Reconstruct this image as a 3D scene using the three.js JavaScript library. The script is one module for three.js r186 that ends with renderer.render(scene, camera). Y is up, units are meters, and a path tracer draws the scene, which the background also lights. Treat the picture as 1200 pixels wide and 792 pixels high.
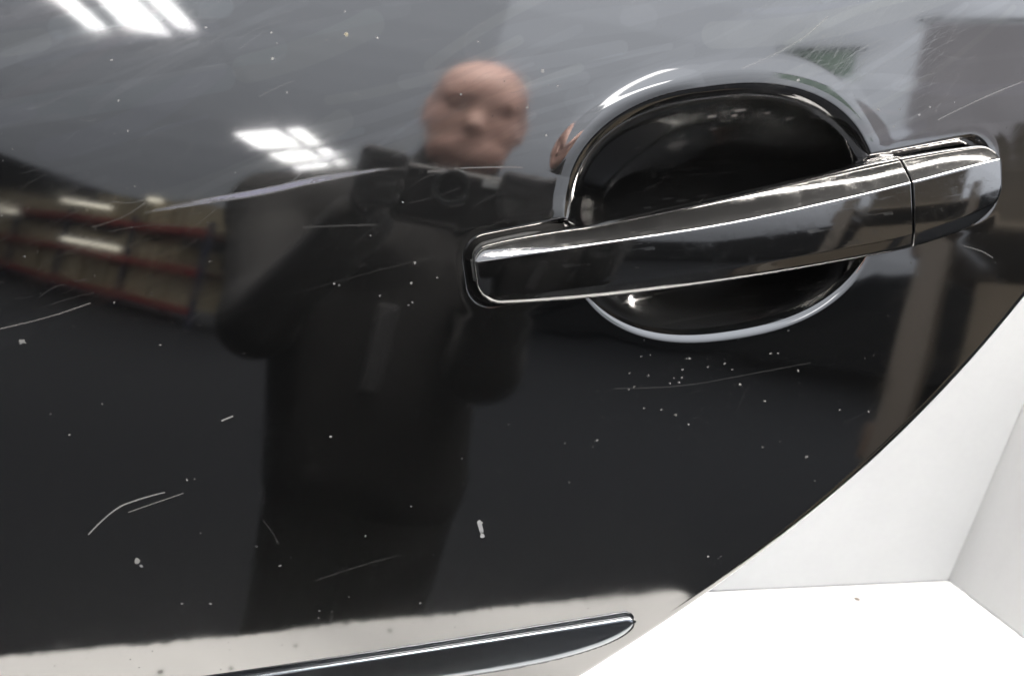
import * as THREE from 'three';
import { mergeGeometries } from 'three/addons/utils/BufferGeometryUtils.js';
import { MarchingCubes } from 'three/addons/objects/MarchingCubes.js';
import { ImprovedNoise } from 'three/addons/math/ImprovedNoise.js';
import { RoundedBoxGeometry } from 'three/addons/geometries/RoundedBoxGeometry.js';
import { RectAreaLightUniformsLib } from 'three/addons/lights/RectAreaLightUniformsLib.js';

// ------------------------------------------------------------------ camera, lamps, exposure
RectAreaLightUniformsLib.init();
const V3 = (x, y, z) => new THREE.Vector3(x, y, z);
const scene = new THREE.Scene();
scene.background = new THREE.Color(0.02, 0.021, 0.023);
const camera = new THREE.PerspectiveCamera(2 * Math.atan(396 / 1100) * 180 / Math.PI, 1024 / 675, 0.02, 200);
const EYE = V3(-0.1124, 0.4526, 0.3911);
camera.matrixAutoUpdate = true;
camera.position.copy(EYE);
camera.quaternion.setFromRotationMatrix(new THREE.Matrix4().makeBasis(V3(0.97549, 0.2184, 0.02667), V3(-0.19858, 0.92611, -0.32075), V3(-0.09475, 0.3076, 0.94679)));
camera.focus = 0.43; camera.userData.fStop = camera.getFocalLength() / 2.3;       // a 2.3 mm opening focused on the paint: mirrored things lie far out of focus
scene.add(camera);
const renderer = new THREE.WebGLRenderer({ antialias: true });
renderer.setSize(1024, 675);
renderer.toneMapping = THREE.LinearToneMapping;
renderer.toneMappingExposure = 1.0;
renderer.shadowMap.enabled = true;
const SKYLIGHT = 10, ROOF = 1.6, KEY = 215;      // radiances: skylight panes, unseen roof sheets, unseen lamps over the bench

// ------------------------------------------------------------------ helpers
let seed = 7;
const rnd = () => { seed = (seed * 1664525 + 1013904223) % 4294967296; return seed / 4294967296; };
const noise = new ImprovedNoise();
const clamp = (x, a, b) => Math.min(b, Math.max(a, x));
const smooth = (a, b, x) => { const t = clamp((x - a) / (b - a), 0, 1); return t * t * (3 - 2 * t); };
const names = new Map();
function numbered(n) { const k = names.get(n) ?? 0; names.set(n, k + 1); return k ? `${n}_${String(k).padStart(3, '0')}` : n; }
function tag(o, label, category, group) { o.userData.label = label; if (category) o.userData.category = category; if (group) o.userData.group = group; return o; }
function base(name, label, category, group, pos = [0, 0, 0]) { const o = new THREE.Group(); o.name = numbered(name); o.position.set(...pos); scene.add(o); return tag(o, label, category, group); }
function part(name, g, m, parent = scene) { const o = new THREE.Mesh(g, m); o.name = parent === scene ? numbered(name) : name; o.castShadow = o.receiveShadow = true; parent.add(o); return o; }
function geom(pos, idx, nor, uv) {
  const g = new THREE.BufferGeometry();
  g.setAttribute('position', new THREE.Float32BufferAttribute(pos, 3));
  if (uv) g.setAttribute('uv', new THREE.Float32BufferAttribute(uv, 2));
  g.setIndex(idx);
  if (nor) g.setAttribute('normal', new THREE.Float32BufferAttribute(nor, 3)); else g.computeVertexNormals();
  return g;
}
// monotone piecewise curve through [x, y] knots
function curve(...p) {
  const n = p.length, d = [], m = [];
  for (let i = 0; i < n - 1; i++) d[i] = (p[i + 1][1] - p[i][1]) / (p[i + 1][0] - p[i][0]);
  for (let i = 0; i < n; i++) m[i] = i === 0 ? d[0] : i === n - 1 ? d[n - 2] : (d[i - 1] + d[i]) / 2;
  return (x) => {
    if (x <= p[0][0]) return p[0][1] + m[0] * (x - p[0][0]);
    if (x >= p[n - 1][0]) return p[n - 1][1] + m[n - 1] * (x - p[n - 1][0]);
    let i = 0; while (x > p[i + 1][0]) i++;
    const h = p[i + 1][0] - p[i][0], t = (x - p[i][0]) / h, t2 = t * t, t3 = t2 * t;
    return p[i][1] * (2 * t3 - 3 * t2 + 1) + h * m[i] * (t3 - 2 * t2 + t) + p[i + 1][1] * (3 * t2 - 2 * t3) + h * m[i + 1] * (t3 - t2);
  };
}
const mm = (...p) => curve(...p.map(([a, b]) => [a / 1000, b / 1000]));

// ------------------------------------------------------------------ door: own axes u (along the car), v (up the door), w (out of it)
const DOOR = V3(0, 0.3963, 0);
const UM = -0.10889, VM = 0.02934, RU = 5.0, RV = 2.2;
const skin = (u, v) => -((u - UM) ** 2) / (2 * RU) - ((v - VM) ** 2) / (2 * RV);
// handle outline and creases
const HL = -0.1052, HR = 0.1205, GAP = 0.0765;
const hb0 = mm([-105, -20.6], [-95, -21.6], [-56, -23.7], [-2, -24.4], [54, -23.4], [78, -22.4], [103, -18.9], [121, -15]);
const ht0 = mm([-105, 2.4], [-91, 4.0], [-52, 5.4], [2, 9.4], [57, 13.6], [82, 14.9], [108, 15.2], [121, 14.6]);
const hCrease = mm([-105, -2.8], [-55, -2], [-3, -1.2], [50, 2.2], [76, 4.4], [111, 7.6], [121, 8.3]);
const hLow = mm([-105, -16.6], [-98, -17.2], [-57, -19], [-5, -18.8], [49, -17.9], [73, -16.7], [104, -12.4], [121, -8]);
const corner = (x, r, h) => x >= r ? 0 : h * (1 - Math.sqrt(Math.max(0, 1 - ((r - x) / r) ** 2)));
const hBottom = (u) => hb0(u) + corner(u - HL, 0.0095, 0.009) + corner(HR - u, 0.020, 0.0125);
const hTop = (u) => ht0(u) - corner(u - HL, 0.006, 0.006) - corner(HR - u, 0.0075, 0.0085);
const hFront = (u) => 0.0115 + 0.0145 * Math.pow(Math.max(0, 1 - ((u - 0.004) / 0.125) ** 2), 0.8);
function handleOutline(grow = 0) {
  const p = [], N = 140, us = [];
  for (let i = 0; i <= N; i++) us.push(HL + (HR - HL) * (0.5 - 0.5 * Math.cos(Math.PI * i / N)));
  for (const u of us) p.push([u, hBottom(u)]);
  for (const u of us.slice().reverse()) p.push([u, hTop(u)]);
  return p;
}
function segDist(x, y, poly, closed = true) {
  let best = 1e9; const n = poly.length;
  for (let i = 0; i < (closed ? n : n - 1); i++) {
    const a = poly[i], b = poly[(i + 1) % n], dx = b[0] - a[0], dy = b[1] - a[1], L = dx * dx + dy * dy;
    const t = L ? clamp(((x - a[0]) * dx + (y - a[1]) * dy) / L, 0, 1) : 0;
    const ex = x - a[0] - t * dx, ey = y - a[1] - t * dy, e = ex * ex + ey * ey; if (e < best) best = e;
  }
  return Math.sqrt(best);
}
const roundBox = (u, v, cu, cv, hu, hv, r) => { const x = Math.abs(u - cu) - hu + r, y = Math.abs(v - cv) - hv + r; return Math.hypot(Math.max(x, 0), Math.max(y, 0)) + Math.min(0, Math.max(x, y)) - r; };
// positive inside the cup, metres from its rim
const CU = 0.0035, CV = 0.0005, CA = 0.0685, CB = 0.0535;
function cupIn(u, v) {
  const du = (u - CU) / CA, dv = (v - CV) / CB, p = 2.35;
  const a = Math.abs(du) ** p, b = Math.abs(dv) ** p, f = a + b;
  if (f < 1e-9) return 0.05;
  const gu = p * Math.abs(du) ** (p - 1) / CA, gv = p * Math.abs(dv) ** (p - 1) / CB, rho = f ** (1 / p);
  const grad = Math.hypot(gu, gv) * f ** (1 / p - 1) / p;
  return (1 - rho) / Math.max(grad, 12);
}
function socketIn(u, v) {
  const tilt = (v + 0.0075) - 0.05 * (u + 0.08);
  const left = -roundBox(u, tilt, -0.075, 0, 0.0345, 0.0163, 0.011);
  const tr = (v - 0.0005) - 0.05 * (u - 0.09);
  const right = -roundBox(u, tr, 0.085, 0, 0.0395, 0.0185, 0.012);
  return Math.max(left, right);
}
const mTop = -0.1766, mFront = -0.0545;
const mTopAt = (u) => mTop - corner(mFront - u, 0.004, 0.0042);
const mBotAt = (u) => { const x = mFront - u; return x > 0.08 ? -0.1947 : -0.1947 + 0.0139 * (1 - Math.sqrt(Math.max(0, 1 - ((0.08 - x) / 0.08) ** 2.6))); };
function mouldIn(u, v) { return u > mFront ? -Math.hypot(u - mFront, v - (mTop - 0.0042)) : Math.min(mTopAt(u) - v, v - mBotAt(u)); }
// lower rear edge of the door
const EDGE = [3.0122, 0.94269, 0.58563, -0.16342];
const edgeV = (u) => {
  if (u > 0.16) return EDGE[3] + 0.16 * (EDGE[2] + 0.16 * (EDGE[1] + 0.16 * EDGE[0])) + (u - 0.16) * 1.15;
  if (u < -0.12) return Math.max(-0.29, EDGE[3] - 0.12 * (EDGE[2] - 0.12 * (EDGE[1] - 0.12 * EDGE[0])) + (u + 0.12) * 0.42 + 0.4 * (u + 0.12) ** 2);
  return EDGE[3] + u * (EDGE[2] + u * (EDGE[1] + u * EDGE[0]));
};
const edgeIn = (u, v) => { const s = (edgeV(u + 1e-4) - edgeV(u - 1e-4)) / 2e-4; return (v - edgeV(u)) / Math.sqrt(1 + s * s); };
const LEFT = -0.385, TOPV = 0.235, RIGHT = 0.26;
function panelW(u, v) {
  let w = skin(u, v);
  w += 0.000035 * noise.noise(u * 26 + 3, v * 30, 1.7) + 0.00005 * noise.noise(u * 9, v * 11 + 5, 4.2);
  const nearHandle = Math.abs(u) < 0.2 && Math.abs(v) < 0.14;
  if (nearHandle) {
    const c = cupIn(u, v), k = socketIn(u, v);
    // pressed lip standing a little proud, then the bowl
    const around = clamp(0.1 + 0.75 * (-0.04 * (u - CU) / CA + 0.95 * (v - CV) / CB), 0.04, 1), ru = (u - CU) / CA, rv = (v - CV) / CB, facing = (-0.52 * ru + 0.855 * rv) / Math.max(0.05, Math.hypot(ru, rv));
    w += 0.0004 * Math.max(around, 1.7 * smooth(0.78, 0.97, facing)) * Math.exp(-(((c + 0.0042) / 0.0044) ** 2)) * (1 - smooth(-0.001, 0.004, k));
    const cc = Math.max(0, c + 0.0008), cup = 0.0235 * Math.tanh(0.95 * (Math.sqrt(cc * cc + 0.0045 ** 2) - 0.0045) / 0.0235);
    const kk = Math.max(0, k), soc = 0.0036 * smooth(0, 0.0065, kk);
    w -= Math.max(cup, soc) + 0.0006 * Math.exp(-(((cup - soc) / 0.0015) ** 2)) * (soc > 0.0005 ? 1 : 0);
    w += 0.00006 * Math.exp(-(((k + 0.003) / 0.003) ** 2)) * (1 - smooth(-0.003, 0.006, c));
  }
  const g = mouldIn(u, v);
  if (g > -0.02) w -= 0.0012 * smooth(-0.0012, 0.0012, g);
  const e = edgeIn(u, v), r = 0.0042;
  if (e < r) w -= r - Math.sqrt(Math.max(0, r * r - (r - clamp(e, 0, r)) ** 2));
  return w;
}
function lines(knots) { // knots: [from, to, first step, last step]
  const out = [];
  for (const [a, b, s0, s1] of knots) {
    let x = a; const L = b - a;
    while (x < b - 1e-9) { out.push(x); x += s0 + (s1 - s0) * (x - a) / L; }
  }
  out.push(knots.at(-1)[1]); return out;
}
const doorMap = (u, v) => [(u + 0.4) / 0.6, (v + 0.3) / 0.45];
function buildPanel() {
  const U = lines([[LEFT, -0.125, 0.005, 0.0016], [-0.125, 0.135, 0.00045, 0.00045], [0.135, RIGHT, 0.0008, 0.005]]);
  const Vv = lines([[-0.29, -0.205, 0.004, 0.001], [-0.205, -0.168, 0.0006, 0.0006], [-0.168, -0.068, 0.0016, 0.0008], [-0.068, 0.003, 0.0005, 0.0005], [0.003, 0.03, 0.0003, 0.0003], [0.03, 0.072, 0.0005, 0.0005], [0.072, TOPV, 0.0008, 0.006]]);
  const nu = U.length, nv = Vv.length, W = new Float64Array(nu * nv);
  const pos = [], nor = [], uv = [], id = new Int32Array(nu * nv).fill(-1);
  const E = 0.00012;
  const put = (u, v) => {
    const w = panelW(u, v);
    const ein = edgeIn(u, v), s = ein < 3 * E ? -1 : 1;
    const wu = (panelW(u + E, v) - panelW(u - E, v)) / (2 * E), wv = (panelW(u, v + E) - panelW(u, v - E)) / (2 * E), l = Math.hypot(wu, wv, 1);
    pos.push(u, v, w); nor.push(-wu / l, -wv / l, 1 / l); uv.push(...doorMap(u, v));
    return pos.length / 3 - 1;
  };
  const g = (i, j) => edgeIn(U[i], Vv[j]);
  const vert = (i, j) => { const k = j * nu + i; if (id[k] < 0) id[k] = put(U[i], Vv[j]); return id[k]; };
  const cut = new Map(), rim = [];
  const cross = (a, b) => { // a inside, b outside
    const key = `${a[0]},${a[1]},${b[0]},${b[1]}`;
    if (!cut.has(key)) {
      let lo = 0, hi = 1; const A = [U[a[0]], Vv[a[1]]], B = [U[b[0]], Vv[b[1]]];
      for (let k = 0; k < 24; k++) { const m = (lo + hi) / 2; if (edgeIn(A[0] + (B[0] - A[0]) * m, A[1] + (B[1] - A[1]) * m) > 2e-5) lo = m; else hi = m; }
      const n = put(A[0] + (B[0] - A[0]) * lo, A[1] + (B[1] - A[1]) * lo); cut.set(key, n);
    }
    return cut.get(key);
  };
  const panel = [], cup = [];
  for (let j = 0; j < nv - 1; j++) for (let i = 0; i < nu - 1; i++) {
    const q = [[i, j], [i + 1, j], [i + 1, j + 1], [i, j + 1]], gs = q.map(([a, b]) => g(a, b));
    if (gs.every((x) => x <= 0)) continue;
    const p = []; let rimPts = [];
    for (let k = 0; k < 4; k++) {
      const a = q[k], b = q[(k + 1) % 4], ga = gs[k], gb = gs[(k + 1) % 4];
      if (ga > 0) p.push(vert(...a));
      if (ga > 0 !== gb > 0) { const n = ga > 0 ? cross(a, b) : cross(b, a); p.push(n); rimPts.push(n); }
    }
    const uc = (U[i] + U[i + 1]) / 2, vc = (Vv[j] + Vv[j + 1]) / 2;
    const out = cupIn(uc, vc) > 0.003 && Math.abs(uc) < 0.1 ? cup : panel;
    for (let k = 1; k < p.length - 1; k++) out.push(p[0], p[k], p[k + 1]);
    if (rimPts.length === 2) rim.push(rimPts);
  }
  // folded hem behind the lower rear edge
  const hp = [], hi = [];
  for (const [a, b] of rim) {
    const n = hp.length / 3;
    for (const k of [a, b]) { hp.push(pos[3 * k], pos[3 * k + 1], pos[3 * k + 2]); hp.push(pos[3 * k] - 0.0006, pos[3 * k + 1] + 0.0008, pos[3 * k + 2] - 0.011); }
    hi.push(n, n + 1, n + 2, n + 1, n + 3, n + 2);
  }
  return { panel: geom(pos, panel, nor, uv), cup: geom(pos, cup, nor, uv), hem: geom(hp, hi) };
}
// a raised piece over an outline between b(u) and t(u): front w(u, v), rounded by r at the rim, walls back to back(u)
function patch({ u0, u1, b, t, rows, w, back, r, outline, cutL = 0, cutR = 0, nU = 300, curvedEnds = true }) {
  const us = [];
  for (let i = 0; i <= nU; i++) {
    const s = i / nU; us.push(u0 + (u1 - u0) * (curvedEnds ? 0.5 - 0.5 * Math.cos(Math.PI * s) : s));
  }
  for (const [at, s] of [[u0, 1], [u1, -1]]) for (const d of [0.0001, 0.0002, 0.0004, 0.0006, 0.001, 0.0014]) us.push(at + s * d);
  us.sort((a, c) => a - c);
  const height = (u, v) => {
    let z = w(u, v);
    const e = Math.min(segDist(u, v, outline), 1);
    if (e < r) z -= r - Math.sqrt(Math.max(0, r * r - (r - e) ** 2));
    for (const [at, on] of [[u0, cutL], [u1, cutR]]) if (on) { const d = Math.abs(u - at); if (d < on) z -= on - Math.sqrt(Math.max(0, on * on - (on - d) ** 2)); }
    return z;
  };
  const pos = [], nor = [], idx = [], uv = [], nr = rows(u0 + 1e-3).length, E = 0.00005;
  for (const u of us) {
    const bb = b(u), tt = t(u);
    for (const v0 of rows(u)) {
      const v = clamp(v0, bb, tt), z = height(u, v);
      const vi = clamp(v, bb + 1.2 * E, tt - 1.2 * E), ui = clamp(u, u0 + 1.2 * E, u1 - 1.2 * E);
      const zu = (height(ui + E, vi) - height(ui - E, vi)) / (2 * E), zv = (height(ui, vi + E) - height(ui, vi - E)) / (2 * E), l = Math.hypot(zu, zv, 1);
      pos.push(u, v, z); nor.push(-zu / l, -zv / l, 1 / l); uv.push(u * 10, v * 10);
    }
  }
  for (let i = 0; i < us.length - 1; i++) for (let j = 0; j < nr - 1; j++) { const a = i * nr + j; idx.push(a, a + nr, a + 1, a + 1, a + nr, a + nr + 1); }
  const front = geom(pos, idx, nor, uv);
  // walls and back
  const ring = [];
  for (let i = 0; i < us.length; i++) ring.push(i * nr);
  for (let j = 1; j < nr; j++) ring.push((us.length - 1) * nr + j);
  for (let i = us.length - 2; i >= 0; i--) ring.push(i * nr + nr - 1);
  for (let j = nr - 2; j > 0; j--) ring.push(j);
  const wp = [], wi = [], wuv = [];
  ring.forEach((k) => { const u = pos[3 * k], v = pos[3 * k + 1], z = pos[3 * k + 2]; wp.push(u, v, z, u, v, Math.min(z - 1e-4, back(u, v))); wuv.push(u * 10, v * 10, u * 10, v * 10); });
  const n = ring.length;
  for (let i = 0; i < n; i++) { const a = 2 * i, c = 2 * ((i + 1) % n); wi.push(a, a + 1, c, c, a + 1, c + 1); }
  const wall = geom(wp, wi, null, wuv);
  const bp = [], bi = [], buv = [];
  us.forEach((u) => { for (const v of [b(u), t(u)]) { bp.push(u, v, back(u, v)); buv.push(u * 10, v * 10); } });
  for (let i = 0; i < us.length - 1; i++) bi.push(2 * i, 2 * i + 1, 2 * i + 2, 2 * i + 1, 2 * i + 3, 2 * i + 2);
  return mergeGeometries([front, wall, geom(bp, bi, null, buv)]);
}

// ------------------------------------------------------------------ textures
function dataTexture(n, m, f, srgb = true) {
  const d = new Uint8Array(n * m * 4);
  for (let j = 0; j < m; j++) for (let i = 0; i < n; i++) { const c = f(i, j), k = 4 * (j * n + i); d[k] = c[0]; d[k + 1] = c[1]; d[k + 2] = c[2]; d[k + 3] = 255; }
  const t = new THREE.DataTexture(d, n, m); t.magFilter = THREE.LinearFilter; t.minFilter = THREE.LinearFilter; t.wrapS = t.wrapT = THREE.RepeatWrapping;
  if (srgb) t.colorSpace = THREE.SRGBColorSpace; t.needsUpdate = true; return t;
}
const TW = 2048, TH = 1536;
const PAINT = '#6d6c6b';
const doorCanvas = document.createElement('canvas'); doorCanvas.width = TW; doorCanvas.height = TH;
const coatCanvas = document.createElement('canvas'); coatCanvas.width = TW; coatCanvas.height = TH;
(function paintDoor() {
  const X = (u) => (u + 0.4) / 0.6 * TW, Y = (v) => TH - (v + 0.3) / 0.45 * TH;
  const c = doorCanvas.getContext('2d'), k = coatCanvas.getContext('2d');
  c.fillStyle = PAINT; c.fillRect(0, 0, TW, TH);
  k.fillStyle = 'rgb(0,11,255)'; k.fillRect(0, 0, TW, TH);          // green: roughness, blue: mirror share
  const both = (col, f) => { const a = /rgba/.test(col) ? col.split(',')[3].replace(')', '') : '1'; const [r0, g0, b0] = /rgba/.test(col) ? col.match(/[\d.]+/g).map(Number) : [1, 3, 5].map((i) => parseInt(col.slice(i, i + 2), 16)); f(c, `rgba(${r0 * 0.4 | 0},${g0 * 0.4 | 0},${b0 * 0.4 | 0},${a})`); f(k, `rgba(0,170,0,${a})`); };
  const stroke = (pts, width, col) => {
    both(col, (q, ink) => {
      q.strokeStyle = ink; q.lineWidth = width; q.lineCap = 'round'; q.beginPath();
      q.moveTo(X(pts[0][0]), Y(pts[0][1]));
      for (let i = 1; i < pts.length - 1; i++) q.quadraticCurveTo(X(pts[i][0]), Y(pts[i][1]), (X(pts[i][0]) + X(pts[i + 1][0])) / 2, (Y(pts[i][1]) + Y(pts[i + 1][1])) / 2);
      q.lineTo(X(pts.at(-1)[0]), Y(pts.at(-1)[1])); q.stroke();
    });
  };
  const fleck = (u, v, r, col) => { // irregular chip
    const ring = []; for (let i = 0; i < 8; i++) { const a = i / 8 * 6.2832, q = r * (0.5 + rnd()); ring.push([X(u) + q * Math.cos(a) * 1.25, Y(v) + q * Math.sin(a)]); }
    both(col, (q, ink) => { q.fillStyle = ink; q.beginPath(); for (const p of ring) q.lineTo(...p); q.fill(); });
  };
  // wiping marks: faint, long, in families of arcs
  for (let i = 0; i < 900; i++) {
    const u = -0.38 + 0.56 * rnd(), v = -0.2 + 0.33 * rnd(), up = v > 0 || rnd() < 0.06;
    if (!up) continue;
    const a = 0.25 + (rnd() - 0.5) * (u > 0 ? 1.6 : 0.7), L = 0.006 + 0.03 * rnd() * rnd(), b = (rnd() - 0.5) * 0.3 * L;
    stroke([[u, v], [u + L * 0.5 * Math.cos(a) - b * Math.sin(a), v + L * 0.5 * Math.sin(a) + b * Math.cos(a)], [u + L * Math.cos(a), v + L * Math.sin(a)]], 0.7 + 0.6 * rnd(), `rgba(200,205,210,${(0.02 + 0.07 * rnd() * rnd()).toFixed(3)})`);
  }
  for (let i = 0; i < 500; i++) { // the scuffed patch above the handle's rear end
    const u = 0.06 + 0.055 * (rnd() + rnd() - 1), v = 0.062 + 0.036 * (rnd() + rnd() - 1), a = rnd() * 0.9 + 0.1, L = 0.003 + 0.018 * rnd();
    stroke([[u, v], [u + L * Math.cos(a) * 0.5, v + L * Math.sin(a) * 0.5 + 0.001], [u + L * Math.cos(a), v + L * Math.sin(a)]], 0.8, `rgba(205,210,215,${(0.03 + 0.09 * rnd() * rnd()).toFixed(3)})`);
  }
  // film left by wiping; paler swathes paint a cloudy haze into the upper door
  for (let i = 0; i < 420; i++) {
    const u = -0.4 + 0.6 * rnd(), v = -0.25 + 0.4 * rnd(), a = 0.2 + 0.5 * (rnd() - 0.5), L = 0.03 + 0.09 * rnd(), b = 0.25 * L * (rnd() - 0.5), up = v > -0.02;
    const q = [[u, v], [u + 0.5 * L * Math.cos(a) - b * Math.sin(a), v + 0.5 * L * Math.sin(a) + b * Math.cos(a)], [u + L * Math.cos(a), v + L * Math.sin(a)]].map(([x, y]) => [X(x), Y(y)]);
    for (const [cx, ink] of [[k, `rgba(0,${34 + (rnd() * 40 | 0)},255,${(0.02 + 0.03 * rnd()).toFixed(3)})`], [c, `rgba(${up ? '165,163,160' : '120,121,122'},${(up ? 0.03 + 0.05 * rnd() : 0.01 + 0.015 * rnd()).toFixed(3)})`]]) { cx.strokeStyle = ink; cx.lineWidth = 5 + 34 * rnd(); cx.lineCap = 'round'; cx.beginPath(); cx.moveTo(...q[0]); cx.quadraticCurveTo(...q[1], ...q[2]); cx.stroke(); }
  }
  // dust
  for (let i = 0; i < 5200; i++) { const u = -0.4 + 0.6 * rnd(), v = -0.3 + 0.45 * rnd(); const s = 0.6 + 0.9 * rnd(); both(`rgba(215,215,208,${(0.05 + 0.3 * rnd() * rnd()).toFixed(3)})`, (q, ink) => { q.fillStyle = ink; q.fillRect(X(u), Y(v), s, s); }); }
  for (let i = 0; i < 150; i++) fleck(-0.4 + 0.6 * rnd(), -0.2 + 0.35 * rnd(), 0.7 + 1.0 * rnd() * rnd(), `rgba(225,225,220,${(0.25 + 0.5 * rnd()).toFixed(3)})`);
  for (let i = 0; i < 18; i++) fleck(-0.01 + 0.05 * (rnd() + rnd() + rnd() - 1.5), -0.066 + 0.028 * (rnd() + rnd() - 1), 0.8 + 1.1 * rnd(), `rgba(222,220,205,${(0.35 + 0.5 * rnd()).toFixed(3)})`);
  const specks = [[-0.1416, 0.1027], [-0.1427, 0.0938, 3.2, '#d9c9a0'], [-0.1719, 0.0983], [-0.1732, 0.0884, 2.4], [-0.1973, 0.1036], [-0.1304, 0.0909], [-0.1698, 0.0745], [-0.2367, 0.0961], [-0.2357, 0.068], [-0.2371, 0.0801], [-0.2961, -0.0107, 5], [-0.2403, -0.0202], [-0.2706, -0.1142, 4.6], [-0.2414, -0.0803, 2], [-0.2093, -0.1264, 2.2], [-0.2556, -0.1376, 2], [-0.2433, -0.1396, 2], [0.0323, -0.1132, 2.8], [-0.0619, -0.0901, 2.2], [-0.0443, -0.0618], [-0.025, -0.0671], [-0.0185, -0.0592], [-0.0209, -0.0638], [-0.0094, -0.0644], [-0.0362, -0.0642], [-0.0321, -0.0805], [-0.0206, -0.0891], [0.049, -0.0935], [0.062, -0.0964], [0.0121, -0.1053], [-0.0763, -0.089], [-0.1292, -0.001, 2.2], [-0.132, -0.0093, 2], [-0.1329, -0.0173], [-0.164, -0.0048], [-0.162, -0.0058], [-0.1459, -0.0125], [-0.1303, 0.0245], [-0.2178, -0.1155], [-0.0171, -0.1542], [-0.1002, 0.0646], [-0.0656, 0.0694, 2.2], [-0.0676, 0.0437], [-0.121, -0.0084], [0.0747, 0.0356, 2.2], [0.0927, 0.0311], [0.0975, 0.0337], [0.0409, 0.0519, 2.4]];
  for (const [u, v, r, col] of specks) fleck(u, v, (r ?? 1.5) * 0.85, col ?? `rgba(235,235,232,${(0.35 + 0.35 * rnd()).toFixed(2)})`);
  stroke([[-0.2212, -0.0563], [-0.2187, -0.0557], [-0.2164, -0.0551]], 2, 'rgba(230,230,228,0.85)');
  // the bigger chip, with streaks
  for (let i = 0; i < 9; i++) { const du = (rnd() - 0.5) * 0.0022; stroke([[-0.1186 + du, -0.1188 - 0.001 * rnd()], [-0.1183 + du, -0.122], [-0.1181 + du, -0.1256 + 0.002 * rnd()]], 1.2, 'rgba(235,237,238,0.75)'); }
  fleck(-0.1182, -0.1262, 3.2, '#e6e8e8'); fleck(-0.1184, -0.1205, 3, 'rgba(230,232,232,0.8)');
  fleck(-0.2693, -0.1168, 2.2, 'rgba(220,220,215,0.8)');
  // scratches
  stroke([[-0.2885, -0.0988], [-0.2761, -0.089], [-0.2643, -0.086], [-0.252, -0.0846]], 1.7, 'rgba(215,215,210,0.75)');
  stroke([[-0.2692, -0.0912], [-0.2555, -0.0885], [-0.2442, -0.0862]], 1.3, 'rgba(205,205,200,0.5)');
  stroke([[-0.2125, -0.104], [-0.2098, -0.1093], [-0.208, -0.1158]], 1.2, 'rgba(190,190,190,0.1)');
  stroke([[-0.1949, -0.1359], [-0.175, -0.1319], [-0.1554, -0.1297]], 1.3, 'rgba(190,190,190,0.1)');
  stroke([[-0.3039, -0.0041], [-0.2856, -0.0027], [-0.2651, 0.0013]], 1.4, 'rgba(200,195,185,0.4)');
  stroke([[-0.0517, -0.0676], [-0.0255, -0.0717], [0.0093, -0.0705], [0.0366, -0.0696]], 1.3, 'rgba(205,205,200,0.08)');
  stroke([[-0.1827, -0.0068], [-0.1533, -0.0027], [-0.1203, 0.0006]], 1.1, 'rgba(190,190,190,0.04)');
  stroke([[-0.1726, 0.0201], [-0.1569, 0.0186], [-0.1429, 0.017]], 2.4, 'rgba(200,200,200,0.08)');
  stroke([[0.1009, 0.0279], [0.1206, 0.0343], [0.1403, 0.039]], 1.3, 'rgba(210,210,210,0.35)');
  stroke([[0.0174, 0.0598], [0.04, 0.0656], [0.0556, 0.0758]], 1.3, 'rgba(210,210,210,0.28)');
  stroke([[0.11, -0.028], [0.118, -0.031], [0.123, -0.035]], 1.2, 'rgba(210,210,210,0.35)');
  // the long grey rub across the door, left of the handle
  for (let i = 0; i < 60; i++) {
    const o = (rnd() - 0.5) * 0.0024, s = 0.75 * rnd(), e = s + 0.15 + 0.25 * rnd(), f = curve([-0.2386, 0.0349], [-0.212, 0.0361], [-0.1891, 0.0365], [-0.1606, 0.0385], [-0.1358, 0.039], [-0.1218, 0.0378]);
    const at = (q) => -0.2386 + 0.1168 * Math.min(1, q), wd = (q) => o * Math.sin(Math.PI * clamp(q, 0.05, 0.95));
    stroke([0, 0.33, 0.66, 1].map((q) => { const z = s + (e - s) * q; return [at(z), f(at(z)) + wd(z)]; }), 3.4, 'rgba(190,196,205,0.045)');
  }
  stroke([[-0.1045, 0.0351], [-0.0904, 0.0338], [-0.0792, 0.032]], 1.8, 'rgba(190,195,200,0.3)');
  stroke([[-0.118, 0.0355], [-0.111, 0.0352]], 3.5, 'rgba(190,195,200,0.16)');
})();
const doorTex = new THREE.CanvasTexture(doorCanvas); doorTex.colorSpace = THREE.SRGBColorSpace;
const coatTex = new THREE.CanvasTexture(coatCanvas);
const boardTex = dataTexture(512, 512, (i, j) => {
  const n = noise.noise(i * 0.02, j * 0.02, 1.1) + 0.5 * noise.noise(i * 0.07, j * 0.07, 4.2) + 0.5 * noise.noise(i * 0.4, j * 0.4, 9.2);
  const v = 232 + 4 * n; return [v, v, v - 1];
});

const smudgeTex = dataTexture(512, 512, (i, j) => { // finger marks and hairline scratches on the handle
  const n = noise.noise(i * 0.018, j * 0.03, 2.2) + 0.7 * noise.noise(i * 0.06 + 0.03 * j, j * 0.05, 7.1) + 0.35 * noise.noise(i * 0.2, j * 0.4, 3.3);
  const line = Math.abs(noise.noise(i * 0.012 + 3, j * 0.16, 5.5)) < 0.012 ? 30 : 0;
  const v = clamp(15 + 26 * Math.max(0, n) + line, 8, 90); return [0, v, 255];
}, false);
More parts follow.
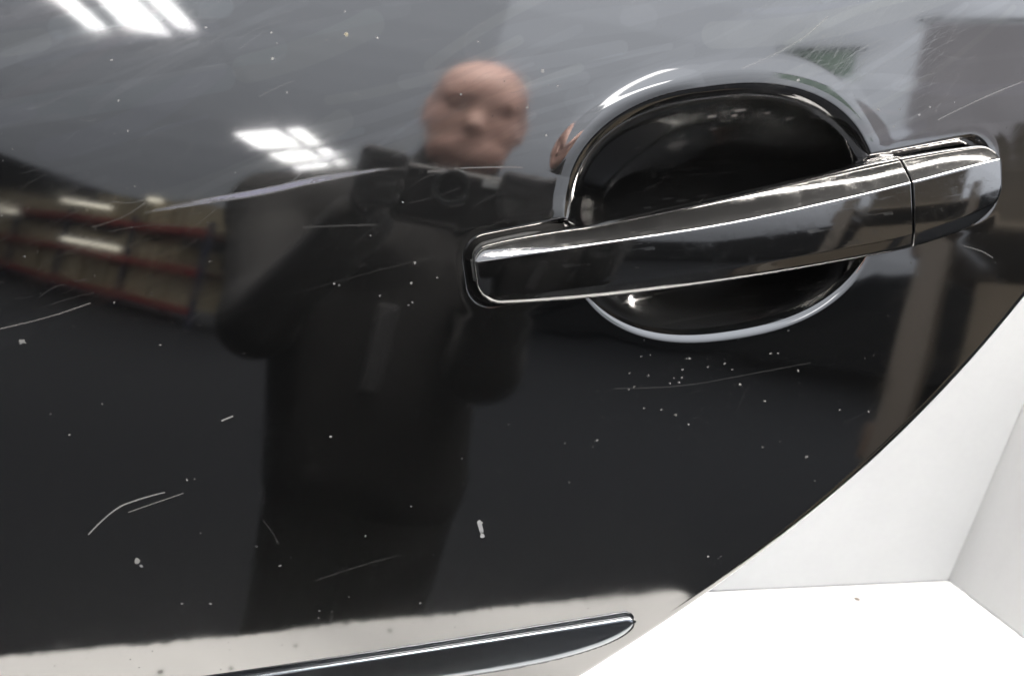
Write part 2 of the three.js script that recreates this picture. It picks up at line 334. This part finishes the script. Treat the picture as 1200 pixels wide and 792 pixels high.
// ------------------------------------------------------------------ materials
const P = (o) => new THREE.MeshPhysicalMaterial(o), S = (o) => new THREE.MeshStandardMaterial(o);
const paint = P({ map: doorTex, roughness: 1, metalness: 1, roughnessMap: coatTex, metalnessMap: coatTex, clearcoat: 0.15, clearcoatRoughness: 0.42, side: THREE.DoubleSide });
const handlePaint = P({ color: PAINT, roughness: 1, roughnessMap: smudgeTex, metalness: 1, clearcoat: 0.18, clearcoatRoughness: 0.4, side: THREE.DoubleSide });
const mouldPaint = P({ color: new THREE.Color(0.15, 0.162, 0.175), roughness: 0.2, metalness: 1, clearcoat: 0.4, clearcoatRoughness: 0.4, side: THREE.DoubleSide });
const rubber = S({ color: new THREE.Color(0.01, 0.01, 0.01), roughness: 0.7, side: THREE.DoubleSide });
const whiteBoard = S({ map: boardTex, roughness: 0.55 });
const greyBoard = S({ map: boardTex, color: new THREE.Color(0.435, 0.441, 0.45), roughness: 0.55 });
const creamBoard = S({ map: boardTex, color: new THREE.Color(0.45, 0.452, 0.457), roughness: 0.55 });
const sealer = S({ color: new THREE.Color(0.30, 0.24, 0.24), roughness: 0.8 });

// ------------------------------------------------------------------ white booth: base, back and side boards
const C0 = V3(0.4969, 0, -0.4729), BR = V3(0.9385, 0, -0.3454), BF = V3(0.3454, 0, 0.9385);
(function booth() {
  const baseShape = new THREE.Shape();
  const pts = [[-1.0, 0.08]];
  // worn front edge, chipped along its length
  const E0 = [-0.60, 0.118], E1 = [0.262, 0.578];
  for (let i = 0; i <= 420; i++) {
    const t = i / 420, x = E0[0] + (E1[0] - E0[0]) * t, z = E0[1] + (E1[1] - E0[1]) * t;
    const bow = 0.012 * Math.sin(Math.PI * clamp((x + 0.36) / 0.62, 0, 1));
    let d = 0.0016 * noise.noise(i * 0.31, 0.5, 2) + 0.0026 * noise.noise(i * 0.83, 1.5, 2) + 0.003 * noise.noise(i * 0.05, 2.5, 3);
    if (noise.noise(i * 0.17, 8.1, 0.3) > 0.42) d -= 0.0035;
    pts.push([x - 0.47 * (d + bow), z + 0.88 * (d + bow)]);
  }
  pts.push([0.276, 0.583], [0.285, 0.579], [0.288, 0.570], [0.284, 0.556], [0.244, 0.47], [0.28, 0.36], [0.61, -0.165]);
  pts.push([C0.x + BR.x * 0.012, C0.z + BR.z * 0.012], [C0.x - BR.x * 1.6, C0.z - BR.z * 1.6]);
  pts.forEach(([x, z], i) => i ? baseShape.lineTo(x, -z) : baseShape.moveTo(x, -z));
  const g = new THREE.ExtrudeGeometry(baseShape, { depth: 0.022, bevelEnabled: false }); g.rotateX(-Math.PI / 2); g.translate(0, -0.022, 0);
  tag(part('base_board', g, whiteBoard), 'white horizontal board that the black door stands on, with a worn ragged front edge', 'board');
  const slab = (len, h, th) => new RoundedBoxGeometry(len, h, th, 2, 0.0012);
  const yaw = Math.atan2(-BR.z, BR.x);
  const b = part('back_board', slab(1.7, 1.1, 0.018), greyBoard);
  b.position.copy(C0).addScaledVector(BR, -0.85 + 0.0).addScaledVector(BF, -0.009); b.position.y = 0.5505; b.rotation.y = yaw;
  tag(b, 'white upright board behind the door, left of the corner seam', 'board');
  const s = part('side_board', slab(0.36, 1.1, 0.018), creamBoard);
  s.position.copy(C0).addScaledVector(BR, 0.0097).addScaledVector(BF, 0.17); s.position.y = 0.5508; s.rotation.y = yaw + Math.PI / 2;
  tag(s, 'cream white upright board at the far right, right of the corner seam', 'board');
  // crumb of dirt on the base
  const cg = new THREE.IcosahedronGeometry(0.0034, 1), pa = cg.attributes.position;
  for (let i = 0; i < pa.count; i++) { const k = 0.75 + 0.5 * Math.abs(noise.noise(pa.getX(i) * 900, pa.getY(i) * 900, pa.getZ(i) * 900)); pa.setXYZ(i, pa.getX(i) * k * 1.25, pa.getY(i) * k * 0.55, pa.getZ(i) * k); }
  cg.computeVertexNormals();
  const c = part('dirt_crumb', cg, S({ color: new THREE.Color(0.16, 0.14, 0.12), roughness: 0.95 })); c.position.set(0.362, 0.0008, -0.399);
  [[-0.155, 0.33, 'third from the left'], [-0.247, 0.26, 'leftmost'], [-0.198, 0.278, 'second from the left'], [-0.075, 0.385, 'rightmost']].forEach(([x, z, word], i) => {
    const f = part('paint_flake', cg.clone().scale(0.5 + 0.3 * (i % 2), 0.25, 0.8), S({ color: new THREE.Color(0.06, 0.055, 0.05), roughness: 0.9 })); f.position.set(x, 0.0006, z); f.rotation.y = 1.3 * i;
    tag(f, `dark flake on the white base board mirrored above the trim strip, ${word}`, 'flake');
  });
  tag(c, 'small grey crumb of dirt lying on the white base board near the corner', 'crumb');
})();

// ------------------------------------------------------------------ the car door
(function carDoor() {
  const d = base('car_door', 'glossy black car door leaning on the white board, scratched, with handle and trim strip', 'car door', undefined, DOOR.toArray());
  d.quaternion.setFromRotationMatrix(new THREE.Matrix4().makeBasis(V3(0.93969, 0.33724, -0.05696), V3(-0.34202, 0.92657, -0.15649), V3(0, 0.16654, 0.98604)));
  const { panel, cup, hem } = buildPanel();
  const outer = part('outer_panel', panel, paint, d);
  part('hem_edge', hem, handlePaint, outer);
  part('handle_recess', cup, handlePaint, d);
  // inner shell
  const sh = new THREE.Shape(), low = [];
  for (let u = LEFT + 0.012; u < 0.235; u += 0.01) low.push([u, edgeV(u) + 0.018]);
  low.forEach(([u, v], i) => i ? sh.lineTo(u, v) : sh.moveTo(u, v)); sh.lineTo(0.235, TOPV - 0.01); sh.lineTo(LEFT + 0.012, TOPV - 0.01);
  const ig = new THREE.ExtrudeGeometry(sh, { depth: 0.014, bevelEnabled: false }); ig.translate(0, 0, -0.075);
  part('inner_panel', ig, rubber, d);

  const out = handleOutline();
  const rows = (u) => {
    const b = hBottom(u), t = hTop(u), c = clamp(hCrease(u), b, t), l = clamp(hLow(u), b, t), r = [];
    const seg = (a, e, n, f) => { for (let i = 0; i < n; i++) r.push(a + (e - a) * f(i / n)); };
    const lin = (x) => x, ease = (x) => 0.5 - 0.5 * Math.cos(Math.PI * x);
    seg(b, Math.min(b + 0.0022, l - 0.0004), 12, (x) => x * x); seg(Math.min(b + 0.0022, l - 0.0004), l - 0.0004, 5, lin);
    seg(l - 0.0004, l + 0.0004, 6, lin); seg(l + 0.0004, c - 0.0007, 22, lin); seg(c - 0.0007, c + 0.0007, 10, lin);
    seg(c + 0.0007, Math.max(t - 0.0022, c + 0.0007), 14, lin); seg(Math.max(t - 0.0022, c + 0.0007), t, 12, (x) => 1 - (1 - x) ** 2); r.push(t);
    return r;
  };
  const soft = (x, k) => x > 8 * k ? x : k * Math.log(1 + Math.exp(x / k));
  const front = (u, v) => {
    const c = hCrease(u), l = hLow(u), up = soft(v - c, 0.00016), dn = soft(l - v, 0.00014), m = (c + l) / 2;
    const endTaper = 0.62 + 0.38 * smooth(-0.105, -0.04, u) - 0.25 * smooth(0.06, 0.115, u);
    return skin(u, v) + hFront(u) - up * 0.72 * endTaper - up * up / (2 * 0.021) - dn * 0.22 - ((v - m) ** 2) / (2 * 0.2) + (v - m) * 0.045;
  };
  const gripBack = (u, v) => skin(u, v) + (0.0005 + 0.0085 * smooth(-0.085, -0.05, u) * (1 - smooth(0.045, 0.066, u)));
  const h = new THREE.Group(); h.name = 'door_handle'; d.add(h);
  part('grip_bar', patch({ u0: HL, u1: GAP - 0.0003, b: hBottom, t: hTop, rows, w: front, back: gripBack, r: 0.0017, outline: out, cutR: 0.0006 }), handlePaint, h);
  part('lock_cap', patch({ u0: GAP + 0.0003, u1: HR, b: hBottom, t: hTop, rows, w: front, back: (u, v) => skin(u, v) - 0.002, r: 0.0017, outline: out, cutL: 0.0006, nU: 140 }), handlePaint, h);
  // foot plates that the grip sits on at both ends
  const foot = (u0, u1, b, t, w0) => {
    const N = 240, o = []; for (let i = 0; i <= N; i++) { const u = u0 + (u1 - u0) * (0.5 - 0.5 * Math.cos(Math.PI * i / N)); o.push([u, b(u)]); }
    for (let i = N; i >= 0; i--) { const u = u0 + (u1 - u0) * (0.5 - 0.5 * Math.cos(Math.PI * i / N)); o.push([u, t(u)]); }
    return patch({ u0, u1, b, t, rows: (u) => { const r = []; for (let i = 0; i <= 24; i++) r.push(b(u) + (t(u) - b(u)) * (0.5 - 0.5 * Math.cos(Math.PI * i / 24))); return r; }, w: (u, v) => skin(u, v) + w0, back: (u, v) => skin(u, v) - 0.006, r: 0.0022, outline: o, nU: 80 });
  };
  part('handle_foot', foot(0.050, 0.092, (u) => hBottom(u) + 0.001 + corner(u - 0.05, 0.02, 0.018), (u) => hTop(u) + 0.0013 - 0.003 * smooth(0.072, 0.092, u) - corner(u - 0.05, 0.026, 0.011), 0.0062), handlePaint, h);
  part('handle_foot', foot(HL - 0.0008, -0.062, (u) => (u < HL ? hBottom(HL) : hBottom(u)) - 0.0003 + corner(-0.062 - u, 0.02, 0.012), (u) => (u < HL ? hTop(HL) : hTop(u)) + 0.0006 - corner(-0.062 - u, 0.02, 0.012), 0.003), rubber, h);

  // body-side moulding
  const mo = [], mu = [];
  for (let i = 0; i <= 200; i++) mu.push(LEFT + 0.004 + (mFront - LEFT - 0.004) * (1 - (1 - i / 200) ** 2));
  for (const u of mu) mo.push([u, mBotAt(u)]); for (const u of mu.slice().reverse()) mo.push([u, mTopAt(u)]);
  part('side_moulding', patch({ u0: LEFT + 0.004, u1: mFront, b: mBotAt, t: mTopAt, rows: (u) => { const r = []; for (let i = 0; i <= 100; i++) r.push(mBotAt(u) + (mTopAt(u) - mBotAt(u)) * (0.5 - 0.5 * Math.cos(Math.PI * i / 100))); return r; },
    w: (u, v) => skin(u, v) + 0.0066 - (v + 0.1947) * 0.16 - ((v - mTop + 0.009) ** 2) / (2 * 0.12) - 0.9 * soft(0.0036 - (v - mBotAt(u)), 0.0004), back: (u, v) => skin(u, v) - 0.004, r: 0.0017, outline: mo, nU: 420 }), mouldPaint, d);
})();

// ------------------------------------------------------------------ the hall that the paint mirrors
const FLOOR = -0.86, CEIL = 4.2;
const lampMat = (c, k) => S({ color: 0x111111, emissive: new THREE.Color(...c), emissiveIntensity: k, roughness: 1 });
(function hall() {
  const fl = part('hall_floor', new THREE.BoxGeometry(90, 0.1, 90), S({ color: new THREE.Color(0.0095, 0.0097, 0.011), roughness: 0.75 }));
  fl.position.set(0, FLOOR - 0.05, 30); fl.userData.kind = 'structure';
  const ce = part('unseen_ceiling', new THREE.BoxGeometry(40, 0.06, 8), S({ color: new THREE.Color(0.42, 0.43, 0.44), roughness: 0.9 })); ce.position.set(0, CEIL + 0.3, -2.3); ce.userData.kind = 'structure';  // ceiling out of view, keeps the handle top reflection dim
  // unseen roof sheets made to glow, giving the grey sheen in the paint
  const sheet = new RoundedBoxGeometry(4.4, 0.04, 1.22, 1, 0.01), far = new RoundedBoxGeometry(4.4, 0.04, 4.9, 1, 0.01);
  const grades = new Map();
  for (let i = 0; i < 9; i++) for (let j = 0; j < 22; j++) {
    const x = (i - 4.5) * 4.405, z = j < 15 ? 2.4 + j * 1.223 : 22.6 + (j - 15) * 4.905;
    const k = Math.round(40 * (0.34 + 0.85 * Math.exp(-Math.max(0, z - 4) / 9) * (1 + 1.15 * smooth(-5, 7, x)))) / 40;   // glow set dimmer farther off, stronger to the right, to grade the sheen
    if (!grades.has(k)) grades.set(k, lampMat([0.895, 0.955, 1.06], ROOF * k));
    const o = new THREE.Mesh(j < 15 ? sheet : far, grades.get(k)); o.name = numbered('unseen_roof_sheet'); o.position.set(x, CEIL + 0.3, z); scene.add(o);
    tag(o, 'unseen roof sheet made to glow, giving the grey sheen in the upper door', 'unseen roof sheet', 'unseen glowing roof sheets over the hall');
  }
})();
// a bright pane hung in the roof as four corners
function skylight(name, label, corners, light = SKYLIGHT, col = [1, 1, 1.02], group) {
  const o = base(name, label, 'skylight', group), [a, b, c, d] = corners.map((p) => V3(...p));
  const mid = a.clone().add(b).add(c).add(d).multiplyScalar(0.25), n = b.clone().sub(a).cross(d.clone().sub(a)).normalize(); if (n.y > 0) n.negate();
  const pos = []; for (const k of [0, 0.03]) for (const p of [a, b, c, d]) pos.push(...p.clone().addScaledVector(n, -k).sub(mid).toArray());
  o.position.copy(mid);
  part('light_pane', geom(pos, [0, 1, 2, 0, 2, 3, 4, 6, 5, 4, 7, 6, 0, 4, 1, 1, 4, 5, 1, 5, 2, 2, 5, 6, 2, 6, 3, 3, 6, 7, 3, 7, 0, 0, 7, 4]), lampMat(col, light), o);
  return o;
}
const lerp4 = ([A, B, C, D], s, t) => A.map((_, k) => (A[k] * (1 - s) + B[k] * s) * (1 - t) + (D[k] * (1 - s) + C[k] * s) * t);
(function skylights() {
  // roof window of two by three panes
  const Q = [[-5.84, CEIL, 20.34], [-3.85, CEIL, 18.0], [-3.1, CEIL, 22.9], [-5.1, CEIL, 25.9]];
  let n = 0;
  for (const [s0, s1] of [[0, 0.68], [0.81, 1]]) for (const [t0, t1] of [[0, 0.35], [0.48, 0.73], [0.86, 1]])
    skylight('skylight', `bright roof window pane mirrored left of the face, ${['upper wide', 'middle wide', 'lower wide', 'upper narrow', 'middle narrow', 'lower narrow'][n++]} pane of six`, [lerp4(Q, s0, t0), lerp4(Q, s1, t0), lerp4(Q, s1, t1), lerp4(Q, s0, t1)]);
  // three long strips, top left of the photograph
  const strip = (x0, x1, z0, z1, sk, label) => skylight('skylight', label, [[x0, CEIL, z1], [x1, CEIL, z1], [x1 + sk, CEIL, z0], [x0 + sk, CEIL, z0]]);
  strip(-6.45, -6.1, 8.2, 12.5, -0.15, 'bright roof strip mirrored at the top left, leftmost of three');
  strip(-5.65, -5.0, 8.2, 12.1, -0.15, 'bright roof strip mirrored at the top left, widest and middle of three');
  strip(-0.3, 1.3, 6.7, 7.5, 0, 'unseen bright roof strip placed to draw the white line on the recess rim');  // out of view, placed to draw the white line on the rim
  strip(-4.75, -4.45, 8.2, 11.6, -0.15, 'bright roof strip mirrored at the top left, rightmost of three');
})();
// two unseen linear lamps, placed to light the bench and streak the handle
function unseenBenchLamp(label, w, d, at, aim, k) {
  const o = base('unseen_bench_lamp', label, 'lamp', undefined, at);
  o.lookAt(...aim);                                     // local +z towards the bench
  const body = new RoundedBoxGeometry(w + 0.04, d + 0.04, 0.05, 2, 0.01); body.translate(0, 0, -0.03);
  part('housing', body, S({ color: 0xb8bcc0, roughness: 0.4, metalness: 0.3 }), o);
  const face = new THREE.PlaneGeometry(w, d); face.translate(0, 0, -0.003);
  part('diffuser', face, lampMat([1, 0.99, 0.97], 2), o);
  const l = new THREE.RectAreaLight(new THREE.Color(1, 0.955, 0.9), k, w, d);
  l.rotation.y = Math.PI; o.add(l);
}
unseenBenchLamp('unseen slim linear lamp over the door, placed for the thin streak on the handle', 1.3, 0.05, [0.35, 1.9, -0.12], [0.2, 0.1, 0.15], KEY * 0.3);
unseenBenchLamp('unseen long linear lamp, placed to light the white bench and streak the handle top', 2.4, 0.1, [0.1, 1.7, 0.6], [0.05, 0.1, 0.42], KEY);

// ------------------------------------------------------------------ the person holding the camera
function blob(bones, lo, hi, res, k) {               // tapered capsules joined by a smooth minimum
  const side = Math.max(hi[0] - lo[0], hi[1] - lo[1], hi[2] - lo[2]), half = side / 2, c = [0, 1, 2].map((i) => (lo[i] + hi[i]) / 2);
  const mc = new MarchingCubes(res, new THREE.MeshStandardMaterial(), false, false, 400000), f = mc.field, h = res / 2;
  const B = bones.map(([a, b, r0, r1, sx = 1]) => ({ a, d: [b[0] - a[0], b[1] - a[1], b[2] - a[2]], r0, r1: r1 ?? r0, L: (b[0] - a[0]) ** 2 + (b[1] - a[1]) ** 2 + (b[2] - a[2]) ** 2 }));
  for (let z = 0; z < res; z++) for (let y = 0; y < res; y++) for (let x = 0; x < res; x++) {
    const p = [c[0] + (x - h) / h * half, c[1] + (y - h) / h * half, c[2] + (z - h) / h * half];
    let sum = 0, near = 1e9;
    for (const q of B) {
      const e = [p[0] - q.a[0], p[1] - q.a[1], p[2] - q.a[2]];
      const t = q.L ? clamp((e[0] * q.d[0] + e[1] * q.d[1] + e[2] * q.d[2]) / q.L, 0, 1) : 0;
      const d = Math.hypot(e[0] - t * q.d[0], e[1] - t * q.d[1], e[2] - t * q.d[2]) - (q.r0 + (q.r1 - q.r0) * t);
      if (d < near) near = d; sum += Math.exp(-Math.min(60, d / k + 20));
    }
    f[z * res * res + y * res + x] = -(near > 12 * k ? near : -k * (Math.log(Math.max(sum, 1e-30)) + 20));
  }
  mc.isolation = 0; mc.update();
  const n = mc.count ?? mc.geometry.drawRange.count, pos = Array.from(mc.positionArray.slice(0, 3 * n)), nor = Array.from(mc.normalArray.slice(0, 3 * n));
  for (let i = 0; i < n; i++) for (let j = 0; j < 3; j++) pos[3 * i + j] = c[j] + pos[3 * i + j] * half;
  return geom(pos, [...Array(n).keys()], nor);
}
(function photographer() {
  const o = base('person', 'bald person in dark jacket and trousers, mirrored in the door while holding a camera', 'person');
  const skin_ = S({ color: new THREE.Color(0.43, 0.27, 0.235), roughness: 0.5 }), jacket = S({ color: new THREE.Color(0.016, 0.016, 0.017), roughness: 0.85 }), glove = S({ color: new THREE.Color(0.035, 0.036, 0.04), roughness: 0.8 }), trousers = S({ color: new THREE.Color(0.014, 0.014, 0.015), roughness: 0.9 });
  // legs, trunk and arms in clothing; the skin body inside
  const chest = [-0.19, 0.42, 1.06], neck = [-0.125, 0.57, 1.06], hip = [-0.14, 0.04, 1.08];
  const shL = [-0.40, 0.45, 1.07], shR = [0.01, 0.49, 1.05], elL = [-0.345, 0.255, 0.89], elR = [0.0, 0.24, 0.88], wrL = [-0.20, 0.40, 0.48], wrR = [-0.03, 0.41, 0.48];
  part('body', blob([[neck, [-0.105, 0.66, 1.05], 0.052, 0.05], [chest, neck, 0.08, 0.055], [hip, chest, 0.07, 0.08], [shL, elL, 0.03, 0.028], [elL, wrL, 0.026, 0.02], [shR, elR, 0.03, 0.028], [elR, wrR, 0.026, 0.02], [chest, shL, 0.05, 0.03], [chest, shR, 0.05, 0.03]], [-0.55, -0.1, 0.42], [0.25, 0.75, 1.25], 72, 0.008), skin_, o);
  part('jacket', blob([[[-0.215, -0.03, 1.07], [-0.27, 0.36, 1.07], 0.1, 0.105], [[-0.06, -0.03, 1.06], [-0.12, 0.38, 1.06], 0.1, 0.105], [[-0.14, 0, 1.06], chest, 0.105, 0.115], [chest, [-0.128, 0.53, 1.06], 0.12, 0.075], [[-0.128, 0.53, 1.06], [-0.105, 0.622, 1.01], 0.075, 0.07], [shL, [-0.2, 0.5, 1.06], 0.07, 0.08], [shR, [-0.14, 0.51, 1.06], 0.07, 0.08],
    [shL, elL, 0.07, 0.056], [elL, [-0.198, 0.402, 0.475], 0.052, 0.032], [shR, elR, 0.07, 0.056], [elR, [-0.032, 0.412, 0.475], 0.052, 0.032]], [-0.6, -0.2, 0.42], [0.25, 0.65, 1.3], 84, 0.012), jacket, o);
  const sf = new RoundedBoxGeometry(0.034, 0.16, 0.02, 2, 0.008); sf.rotateX(0.05); sf.translate(-0.166, 0.24, 0.945); part('shirt_front', sf, S({ color: new THREE.Color(0.03, 0.031, 0.034), roughness: 0.9 }), o);
  part('trousers', blob([[[-0.21, -0.02, 1.07], [-0.22, -0.42, 1.07], 0.095, 0.07], [[-0.22, -0.42, 1.07], [-0.225, -0.79, 1.1], 0.066, 0.052], [[-0.06, -0.02, 1.07], [-0.05, -0.42, 1.05], 0.095, 0.07], [[-0.05, -0.42, 1.05], [-0.045, -0.79, 1.09], 0.066, 0.052], [[-0.2, 0, 1.07], [-0.07, 0, 1.07], 0.1, 0.1]], [-0.6, -0.86, 0.6], [0.35, 0.15, 1.5], 72, 0.014), trousers, o);
  for (const x of [-0.225, -0.045]) part('shoe', blob([[[x, -0.82, 1.11], [x, -0.83, 0.97], 0.042, 0.034]], [x - 0.15, -0.9, 0.86], [x + 0.15, -0.75, 1.19], 40, 0.008), trousers, o);
  // head, tipped towards the camera, facing the door (-z)
  const H = new THREE.Group();
  const hd = blob([
    [[0, 0.03, 0.012], [0, 0.04, -0.012], 0.086, 0.08], [[-0.012, -0.03, -0.015], [-0.014, -0.07, -0.03], 0.07, 0.058], [[0.012, -0.03, -0.015], [0.014, -0.07, -0.03], 0.07, 0.058], [[-0.03, -0.02, -0.036], [0.03, -0.02, -0.036], 0.04, 0.04],
    [[0, 0.004, -0.079], [0, -0.022, -0.093], 0.008, 0.011], [[-0.045, 0.03, -0.066], [0.045, 0.03, -0.066], 0.0105, 0.0105], [[0, -0.088, -0.062], [0, -0.088, -0.05], 0.024, 0.024],
    [[-0.083, 0.012, 0.012], [-0.084, -0.024, 0.006], 0.009, 0.007], [[0.083, 0.012, 0.012], [0.084, -0.024, 0.006], 0.009, 0.007]], [-0.14, -0.15, -0.14], [0.14, 0.16, 0.14], 80, 0.006);
  const head = part('head', hd, skin_, o);
  for (const x of [-0.034, 0.034]) { const e = new THREE.SphereGeometry(0.0125, 16, 12); e.translate(x, 0.01, -0.066); part('eye', e, S({ color: 0x6a463c, roughness: 0.3 }), head); const b = new THREE.TorusGeometry(0.02, 0.0035, 6, 14, 2.2); b.rotateZ(0.47); b.scale(1, 0.5, 1); b.translate(x, 0.022, -0.08); part('eyebrow', b, S({ color: 0x7a5446, roughness: 0.9 }), head); }
  const mouth = new THREE.CapsuleGeometry(0.003, 0.04, 4, 10); mouth.rotateZ(Math.PI / 2); mouth.translate(0, -0.057, -0.0875); part('mouth', mouth, S({ color: new THREE.Color(0.33, 0.19, 0.165), roughness: 0.6 }), head);
  head.position.set(-0.1, 0.68, 1.0); head.rotation.set(-0.12, 0, -0.05); head.scale.set(0.96, 0.86, 0.92);
  // hands closed on the camera's sides
  for (const s of [-1, 1]) {
    const cx = EYE.x + s * 0.062, cy = EYE.y - 0.012, z0 = EYE.z + 0.03, B = [[[cx + s * 0.012, cy - 0.035, z0 + 0.05], [cx + s * 0.014, cy + 0.004, z0 + 0.04], 0.021, 0.018], [[cx + s * 0.022, cy - 0.055, z0 + 0.07], [cx + s * 0.012, cy - 0.03, z0 + 0.05], 0.023, 0.022]];
    [0.026, 0.012, -0.003, -0.018].forEach((dy, i) => { const L = [0.9, 1, 0.95, 0.8][i]; B.push([[cx + s * 0.018, cy + dy, z0 + 0.034], [cx + s * 0.016, cy + dy + 0.004, z0 - 0.004], 0.0088, 0.008], [[cx + s * 0.016, cy + dy + 0.004, z0 - 0.004], [cx - s * 0.012 * L, cy + dy + 0.005, z0 - 0.012], 0.008, 0.007]); });
    B.push([[cx + s * 0.012, cy - 0.02, z0 + 0.052], [cx - s * 0.012, cy - 0.005, z0 + 0.048], 0.011, 0.009], [[cx - s * 0.012, cy - 0.005, z0 + 0.048], [cx - s * 0.03, cy + 0.006, z0 + 0.044], 0.009, 0.008]);
    part('hand', blob(B, [cx - 0.07, cy - 0.09, z0 - 0.04], [cx + 0.07, cy + 0.06, z0 + 0.1], 56, 0.003), glove, o);
  }
  const cam = base('compact_camera', 'small dark compact camera held in both hands, mirrored just under the face', 'camera', undefined, [EYE.x, EYE.y - 0.01, EYE.z + 0.045]);
  const dark = S({ color: 0x1b1c1e, roughness: 0.4 });
  part('body', new RoundedBoxGeometry(0.105, 0.062, 0.026, 3, 0.008), dark, cam);
  const tube = new THREE.LatheGeometry([[0.0, -0.002], [0.012, -0.002], [0.013, 0.018], [0.0175, 0.02], [0.0185, 0.0], [0.022, -0.001], [0.022, -0.012]].map((p) => new THREE.Vector2(...p)), 40); tube.rotateX(-Math.PI / 2); tube.translate(0, 0.01, -0.012);
  part('lens_barrel', tube, S({ color: 0x55585c, roughness: 0.35, metalness: 0.6, side: THREE.DoubleSide }), cam);
  const fl = new RoundedBoxGeometry(0.016, 0.008, 0.004, 2, 0.001); fl.translate(0.036, 0.021, -0.013); part('flash_window', fl, S({ color: 0xc8ccd0, roughness: 0.3 }), cam);
})();

// ------------------------------------------------------------------ storage along the hall's sides
function rack(label, at, turn, len, depth, levels, beam, goods) {
  const o = base('storage_rack', label, 'rack', undefined, [at[0], FLOOR, at[2]]); o.rotation.y = turn;
  const post = S({ color: new THREE.Color(...beam[0]), roughness: 0.5 }), bm = S({ color: new THREE.Color(...beam[1]), roughness: 0.5 });
  const h = levels.at(-1) + 0.2;
  for (let k = 0; k <= Math.round(len / 2.7); k++) for (const z of [-depth / 2, depth / 2]) { const g = new RoundedBoxGeometry(0.09, h, 0.09, 1, 0.008); g.translate(-len / 2 + k * 2.7, h / 2, z); part('upright', g, post, o); }
  for (const y of levels) {
    for (const z of [-depth / 2 - 0.06, depth / 2 + 0.06]) { const g = new RoundedBoxGeometry(len, 0.13, 0.04, 1, 0.008); g.translate(0, y, z); part('beam', g, bm, o); }
    const g = new THREE.BoxGeometry(len, 0.02, depth); g.translate(0, y + 0.05, 0); part('shelf', g, S({ color: new THREE.Color(...goods), roughness: 0.9 }), o);
  }
  // goods stacked on the shelves
  levels.forEach((y) => { let x = -len / 2 + 0.2; while (x < len / 2 - 0.9) {
    const w = 0.5 + 0.7 * rnd(), hh = 0.3 + 0.32 * rnd(), c = 0.6 + 0.8 * rnd();
    const b = base('stored_box', 'plain storage box on a rack shelf, only a dim mirrored shape in the door', 'box', 'boxes on the hall racks');
    const loc = V3(x + w / 2, y + 0.06 + hh / 2, 0).applyAxisAngle(V3(0, 1, 0), turn); b.position.set(at[0] + loc.x, FLOOR + loc.y, at[2] + loc.z); b.rotation.y = turn;
    part('carton', new RoundedBoxGeometry(w, hh, depth * 0.8, 1, 0.012), S({ color: new THREE.Color(goods[0] * c, goods[1] * c, goods[2] * c), roughness: 0.9 }), b);
    const t = new THREE.BoxGeometry(0.06, hh * 0.96 + 0.006, depth * 0.8 + 0.006); part('tape_strip', t, S({ color: new THREE.Color(goods[0] * 0.6, goods[1] * 0.5, goods[2] * 0.4), roughness: 0.5 }), b);
    x += w + 0.06 + 0.4 * rnd() * rnd();
  } });
}
rack('storage rack with red beams, mirrored in the door at the far left', [-9.2, 0, 18.7], 0.75, 16.2, 1.1, [0.3, 1.0, 1.75], [[0.05, 0.06, 0.10], [0.34, 0.04, 0.045]], [0.46, 0.39, 0.26]);
rack('tall brown storage rack out of view, darkening the reflection right of the handle', [3.6, 0, 3.3], -0.75, 5.4, 0.9, [0.2, 0.95, 1.65], [[0.19, 0.17, 0.15], [0.2, 0.15, 0.12]], [0.27, 0.235, 0.19]);  // rack out of view, placed to darken the reflection beside the handle
// two thin plastic sheets out of view, placed to tint the upper right reflection
[['green', [0.72, 0.9, 0.72], [1.75, 2.0, 3.9], 0.4, 0.6], ['pink', [0.98, 0.91, 0.9], [2.75, 2.2, 3.7], 0.9, 0.9]].forEach(([word, col, p, w, h]) => {
  const o = base('unseen_plastic_sheet', `thin pale ${word} plastic sheet out of view, placed to tint the upper right reflection`, 'plastic sheet', undefined, p);
  const g = new THREE.PlaneGeometry(w, h, 24, 24), a = g.attributes.position;
  for (let i = 0; i < a.count; i++) a.setZ(i, 0.03 * Math.sin(a.getX(i) * 17) * (0.6 - a.getY(i)) + 0.01 * Math.sin(a.getY(i) * 9));
  g.computeVertexNormals(); o.rotation.y = -2.6;
  part('sheet', g, P({ color: new THREE.Color(...col), roughness: 0.95, transmission: 0.75, thickness: 0, side: THREE.DoubleSide }), o);
  const r = new THREE.CylinderGeometry(0.012, 0.012, w + 0.1, 10); r.rotateZ(Math.PI / 2); r.translate(0, h / 2 + 0.008, 0.02); part('hanging_rod', r, S({ color: 0x8a8a88, roughness: 0.4, metalness: 0.6 }), o);
});
// hanging lamps over the far racks
[[[-6.55, 1.15, 14.6], 0.9, 'left'], [[-5.2, 1.45, 14.2], 0.25, 'small middle'], [[-9.2, 0.78, 16.6], 0.9, 'far left'], [[-6.2, 0.32, 14.4], 1.0, 'lower']].forEach(([p, w, word]) => {
  const o = base('strip_lamp', `yellowish ${word} strip lamp hanging among the red racks, mirrored at the left edge`, 'lamp', undefined, p);
  part('light_tube', new RoundedBoxGeometry(w, 0.07, 0.12, 2, 0.02), lampMat([1, 0.95, 0.8], 5), o);
  part('lamp_tray', new RoundedBoxGeometry(w + 0.1, 0.04, 0.2, 1, 0.01).translate(0, 0.06, 0), S({ color: 0x9a9a98, roughness: 0.5 }), o);
});

scene.updateMatrixWorld(true);
renderer.render(scene, camera);
